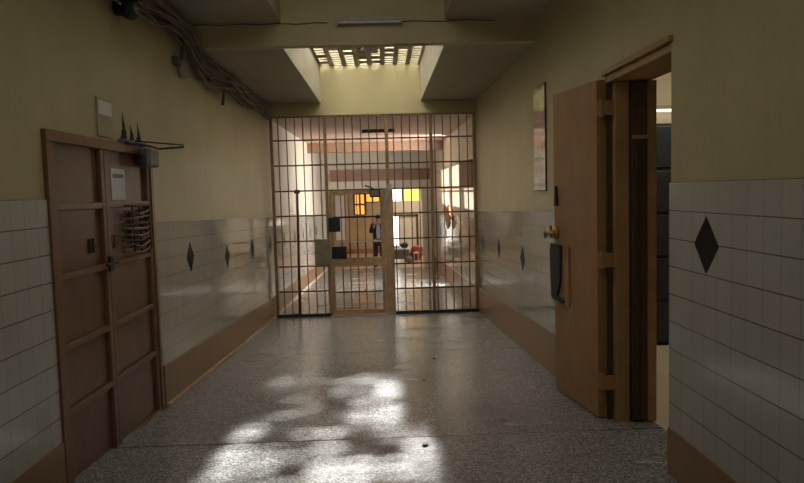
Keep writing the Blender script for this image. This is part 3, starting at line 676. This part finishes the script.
# lamp hanging inside the far shaft from its grille
root = tag(empty('shaft_lamp', (-0.10, 9.3, ZG)), 'dark lamp fitted under the ceiling grille among the slots', 'lamp'); lo = root.location
P(boxes((-0.21, 0.0, 9.1, 9.9, ZG - 0.03, ZG)), 'housing', M['greybox'], root, lo, 0.01)
mb = MB(); mb.tube([(-0.22, 9.2, ZG), (-0.245, 9.35, ZG - 0.03), (-0.20, 9.5, ZG - 0.045), (-0.235, 9.7, ZG - 0.02)], 0.010); P(mb, 'wire', M['tube'], root, lo)

# ============================================================ SIDE ROOM
root = tag(empty('cabinet', (2.9, 7.0, -0.2)), 'dark teal metal cabinet seen through the right doorway', 'cabinet'); lo = root.location
P(boxes((2.3, 3.6, 6.8, 7.3, -0.25, 2.0)), 'body', M['teal'], root, lo)
for i in range(3):
    for j in range(5):
        P(boxes((2.32 + 0.43 * i, 2.72 + 0.43 * i, 6.785, 6.8, -0.22 + 0.445 * j, 0.19 + 0.445 * j)), 'door', M['teal'], root, lo, 0.004)
tag(boxes((2.2, 3.7, 6.75, 7.35, fl(4.1) - 0.02, -0.25)).build('plinth', M['farpaint']), 'pale plinth below the dark teal cabinet', 'plinth')
tube_light('fluorescent_light', (2.95, 7.36, 2.20), 1.2, 'lit fluorescent light above the teal cabinet through the right doorway', M['lit'])

# ============================================================ BEYOND THE GATE
mb = MB(); mb.tube([(-1.43, 11.3, fl(11.3)), (-1.41, 11.3, 0.5), (-1.40, 11.3, 1.42)], 0.022, 10); mb.lathe((-1.43, 11.3, fl(11.3)), [(0.07, 0), (0.07, 0.02), (0.03, 0.03)], 12)
mb.lathe((-1.40, 11.3, 1.40), [(0.05, 0), (0.05, 0.05), (0.02, 0.07)], 12)
tag(mb.build('standing_pole', M['rust']), 'dark red pole standing behind the left bars of the gate', 'pole')
# slanted board and brown panel on the right wall
mb = MB(); mb.prism_x([(14.9, 0.66), (15.5, 0.50), (16.3, 0.93), (15.6, 1.05)], XR - 0.09, XR - 0.05); mb.box(XR - 0.05, XR - 0.011, 15.5, 15.6, 0.72, 0.78)
tag(mb.build('hanging_board', M['cardboard']), 'small brown board hung crooked below the far right windows', 'board')
mb = MB(); mb.prism_x([(11.4, 1.45), (13.1, 1.46), (13.1, 1.92), (11.4, 1.90)], XR - 0.05, XR - 0.02)
mb.box(XR - 0.02, XR - 0.001, 11.3, 11.4, 1.60, 1.70); mb.box(XR - 0.02, XR - 0.001, 13.05, 13.1, 1.60, 1.70)
tag(mb.build('wooden_shutter', M['cardboard']), 'brown wooden shutter over the upper half of the nearest right window', 'shutter')
mb = MB(); mb.tube([(XR - 0.04, 18.2, 1.9), (XR - 0.22, 18.6, 1.72), (XR - 0.30, 18.8, 1.45), (XR - 0.30, 18.8, 1.25)], 0.012, 6); mb.tube([(XR, 18.2, 1.9), (XR - 0.05, 18.2, 1.9)], 0.02, 8)
tag(mb.build('hanging_cable', M['tube']), 'pale cable looping off the right wall beyond the last window', 'cable')
# doorway frame standing against the back room wall
root = tag(struct(empty('door_3', (0.85, 26.5, -0.985))), 'brown framed doorway in the back room wall', None); lo = root.location
P(boxes((0.36, 0.42, 26.46, 26.56, -0.985, 0.50), (1.30, 1.38, 26.46, 26.56, -0.985, 0.50), (0.36, 1.38, 26.46, 26.56, 0.43, 0.50)), 'door_frame', M['darkwood'], root, lo)
P(boxes((0.42, 0.62, 26.52, 26.545, -0.985, 0.43)), 'glazed_panel', M['winwhite'], root, lo)
P(boxes((0.62, 1.30, 26.52, 26.545, -0.985, 0.43)), 'door_leaf', M['farpaint'], root, lo)
P(boxes((0.61, 0.65, 26.47, 26.52, -0.985, 0.43)), 'stile', M['darkwood'], root, lo)
root = tag(empty('notice_panel', (-1.65, 26.5, -0.4)), 'tall pale panel on the back room wall left of the orange window', 'panel'); lo = root.location
P(boxes((-1.83, -1.48, 26.51, 26.55, -0.45, 1.30)), 'board', M['whitebag'], root, lo); P(boxes((-1.43, -1.36, 26.51, 26.55, -0.45, 1.35)), 'trim', M['pink'], root, lo)
struct(boxes((-3.35, 4.1, 26.53, 26.55, -0.985, -0.80)).build('baseboard_back', M['base']))
# tables and their load
FB = -0.985
root = tag(empty('work_table', (0.72, 23.3, FB)), 'low table with pale top in the back room right of the person', 'table'); lo = root.location
P(boxes((0.28, 0.88, 23.0, 23.6, FB + 0.40, FB + 0.44)), 'tabletop', M['whitebag'], root, lo, 0.005)
for x in (0.32, 0.84):
    for y in (23.05, 23.55): P(boxes((x - 0.025, x + 0.025, y - 0.025, y + 0.025, FB, FB + 0.40)), 'leg', M['darkwood'], root, lo)
P(boxes((0.30, 0.86, 23.02, 23.04, FB + 0.08, FB + 0.40)), 'skirt', M['greencloth'], root, lo)
def sack(name, c, r, mt, label, cat, seed):
    bm = bmesh.new(); bmesh.ops.create_icosphere(bm, subdivisions=3, radius=1); rr = random.Random(seed)
    ph = [rr.uniform(0, 6) for _ in range(3)]
    for v in bm.verts:
        k = 1 + 0.10 * math.sin(4 * v.co.x + ph[0]) + 0.08 * math.sin(5 * v.co.y + ph[1]) + 0.06 * math.sin(7 * v.co.z + ph[2])
        x, y, z = v.co * k; z = max(z, -0.8); v.co = (x * r[0], y * r[1], (z + 0.8) * r[2])
    for f_ in bm.faces: f_.smooth = True
    me = bpy.data.meshes.new(name); bm.to_mesh(me); bm.free(); me.materials.append(mt)
    o = bpy.data.objects.new(name, me); COL.objects.link(o); o.location = c; tag(o, label, cat); return o
sack('bag', (0.45, 23.25, FB + 0.44), (0.15, 0.12, 0.06), M['whitebag'], 'crumpled white bag lying on the low back room table', 'bag', 1)
sack('bundle', (0.72, 23.3, FB + 0.44), (0.13, 0.12, 0.11), M['iron'], 'dark bundle standing on the low back room table', 'bundle', 2)
sack('sack', (1.12, 23.5, FB), (0.24, 0.25, 0.27), M['redcloth'], 'red sack slumped on the floor right of the low table', 'sack', 3)
sack('sack', (0.84, 22.5, FB), (0.13, 0.13, 0.12), M['greencloth'], 'small grey-green sack on the floor in front of the low table', 'sack', 4)
root = tag(empty('stool', (1.28, 22.7, FB)), 'small pale stool in front of the red sack', 'stool'); lo = root.location
P(boxes((1.00, 1.18, 22.6, 22.8, FB + 0.30, FB + 0.33)), 'seat', M['whitebag'], root, lo)
for x in (1.02, 1.16):
    for y in (22.62, 22.78): P(boxes((x - 0.012, x + 0.012, y - 0.012, y + 0.012, FB, FB + 0.30)), 'leg', M['whitebag'], root, lo)

# ============================================================ PERSON in the far doorway
def skinned(name, verts, edges, radii, mt, parent=None, loc=(0, 0, 0), root=0, lv=2):
    me = bpy.data.meshes.new(name); me.from_pydata(verts, edges, []); me.materials.append(mt)
    o = bpy.data.objects.new(name, me); COL.objects.link(o); o.location = loc
    if parent: o.parent = parent
    sk = o.modifiers.new('skin', 'SKIN'); sk.use_smooth_shade = True
    for i, r in enumerate(radii):
        v = me.skin_vertices[0].data[i]; r = r if isinstance(r, tuple) else (r, r); v.radius = r; v.use_root = (i == root)
    s = o.modifiers.new('sub', 'SUBSURF'); s.levels = lv; s.render_levels = lv
    return o
FP = fl(21.6)
person = skinned('person',
    [(0, 0, .86), (0, 0, 1.02), (0, -.01, 1.22), (0, 0, 1.34), (0, -.01, 1.41), (0, -.02, 1.48), (0, -.02, 1.57),
     (.09, 0, .82), (.10, -.02, .46), (.10, .02, .08), (.11, -.10, .035),
     (-.09, 0, .82), (-.10, -.02, .46), (-.10, .02, .08), (-.12, -.10, .035),
     (.18, 0, 1.32), (.40, .0, 1.08), (.25, -.12, .88),
     (-.17, 0, 1.33), (-.24, -.07, 1.10), (-.13, -.22, 1.28), (-.10, -.23, 1.36)],
    [(0, 1), (1, 2), (2, 3), (3, 4), (4, 5), (5, 6), (0, 7), (7, 8), (8, 9), (9, 10), (0, 11), (11, 12), (12, 13), (13, 14),
     (3, 15), (15, 16), (16, 17), (3, 18), (18, 19), (19, 20), (20, 21)],
    [(.14, .10), (.13, .10), (.15, .105), (.10, .075), .052, (.068, .085), (.062, .08), .085, .055, .038, .035, .085, .055, .038, .035,
     .06, .045, .028, .06, .045, .027, .024], M['skin'], loc=(-0.15, 21.62, FP))
tag(person, 'person in dark jacket standing beyond the gate, one hand raised to the face', 'person')
skinned('jacket', [(0, .01, .80), (0, .01, 1.02), (0, .0, 1.22), (0, .01, 1.34), (.18, 0, 1.32), (.40, .0, 1.08), (.27, -.10, .90),
                   (-.17, 0, 1.33), (-.24, -.07, 1.10), (-.14, -.20, 1.25)],
        [(0, 1), (1, 2), (2, 3), (3, 4), (4, 5), (5, 6), (3, 7), (7, 8), (8, 9)],
        [(.20, .13), (.185, .13), (.20, .13), (.13, .095), .09, .075, .055, .09, .075, .05], M['cloth'], person)
skinned('trousers', [(0, 0, .84), (.09, 0, .78), (.10, -.02, .46), (.10, .02, .10), (-.09, 0, .78), (-.10, -.02, .46), (-.10, .02, .10)],
        [(0, 1), (1, 2), (2, 3), (0, 4), (4, 5), (5, 6)], [(.155, .115), .10, .075, .06, .10, .075, .06], M['cloth'], person)
mb = MB(); mb.prism_y([(-.045, 1.36), (.045, 1.36), (.07, 1.15), (.055, .90), (-.055, .90), (-.07, 1.15)], -.142, -.10); mb.build('shirt', M['shirt'], person, bevel=0.01)
for s in (1, -1):
    mb = MB(); mb.tube([(s * .10, .05, .03), (s * .11, -.02, .045), (s * .12, -.13, .03), (s * .12, -.17, .02)], [.045, .05, .042, .02], 10); mb.build('shoe', M['phone'], person)
hb_ = bmesh.new(); bmesh.ops.create_icosphere(hb_, subdivisions=3, radius=1)
for v in hb_.verts:
    x, y, z = v.co; v.co = (x * .083, y * .10 + (0.012 if z < .4 else 0), z * .09 if z > -.35 else -.03 + z * .02)
me = bpy.data.meshes.new('hair'); hb_.to_mesh(me); hb_.free(); me.materials.append(M['hair'])
o = bpy.data.objects.new('hair', me); COL.objects.link(o); o.parent = person; o.location = (0, .012, 1.575)
# face and fingers
mb = MB(); mb.prism_x([(-.112, 1.50), (-.125, 1.502), (-.105, 1.54)], -.009, .009); mb.build('nose', M['skin'], person)
for s in (-1, 1):
    mb = MB(); mb.lathe((s * .028, -.105, 1.535), [(0, -.008), (.009, -.004), (.009, .006)], 8, 'y'); mb.build('eye', M['hair'], person)
    mb = MB(); mb.lathe((s * .078, -.01, 1.51), [(.012, -.005), (.022, 0), (.012, .005)], 10, 'x'); mb.build('ear', M['skin'], person)
mb = MB(); mb.box(-.022, .022, -.106, -.098, 1.463, 1.470); mb.build('mouth', M['redcloth'], person)
for k in range(4):
    mb = MB(); x = -.12 + .018 * k; mb.tube([(x, -.23, 1.37), (x + .004, -.235, 1.415 + .006 * (k in (1, 2))), (x + .012, -.215, 1.445)], .008, 6); mb.build('finger', M['skin'], person)
    mb = MB(); x = .225 + .017 * k; mb.tube([(x, -.13, .84), (x, -.14, .80), (x - .004, -.13, .765)], .008, 6); mb.build('finger', M['skin'], person)
mb = MB(); mb.tube([(-.08, -.225, 1.34), (-.055, -.22, 1.37), (-.05, -.21, 1.40)], .009, 6); mb.build('thumb', M['skin'], person)
mb = MB(); mb.tube([(.225, -.13, .85), (.20, -.15, .83), (.20, -.15, .80)], .009, 6); mb.build('thumb', M['skin'], person)

# ============================================================ DEBRIS on the floor
def spot(x, y, s, label, seed):
    mb = MB(); r = random.Random(seed); pts = []
    for k in range(9):
        a = 2 * math.pi * k / 9; q = s * r.uniform(0.6, 1.1); pts.append((x + q * math.cos(a), y + 0.9 * q * math.sin(a)))
    b = [(p[0], p[1], fl(p[1]) + 0.001) for p in pts]; t = [(x + (p[0] - x) * .7, y + (p[1] - y) * .7, fl(p[1]) + s * .5) for p in pts]
    n = 9; mb.add(b + t, [list(range(n))[::-1], list(range(n, 2 * n))] + [[i, (i + 1) % n, (i + 1) % n + n, i + n] for i in range(n)])
    tag(mb.build('debris', M['soot']), label, 'debris')
spot(0.23, 4.22, 0.026, 'black crumb of dirt on the floor, nearest to the viewer', 1)
spot(0.50, 7.1, 0.022, 'black crumb of dirt on the floor, nearest to the gate', 2)
spot(0.33, 6.1, 0.018, 'small black crumb of dirt on the floor, between the two others', 3)
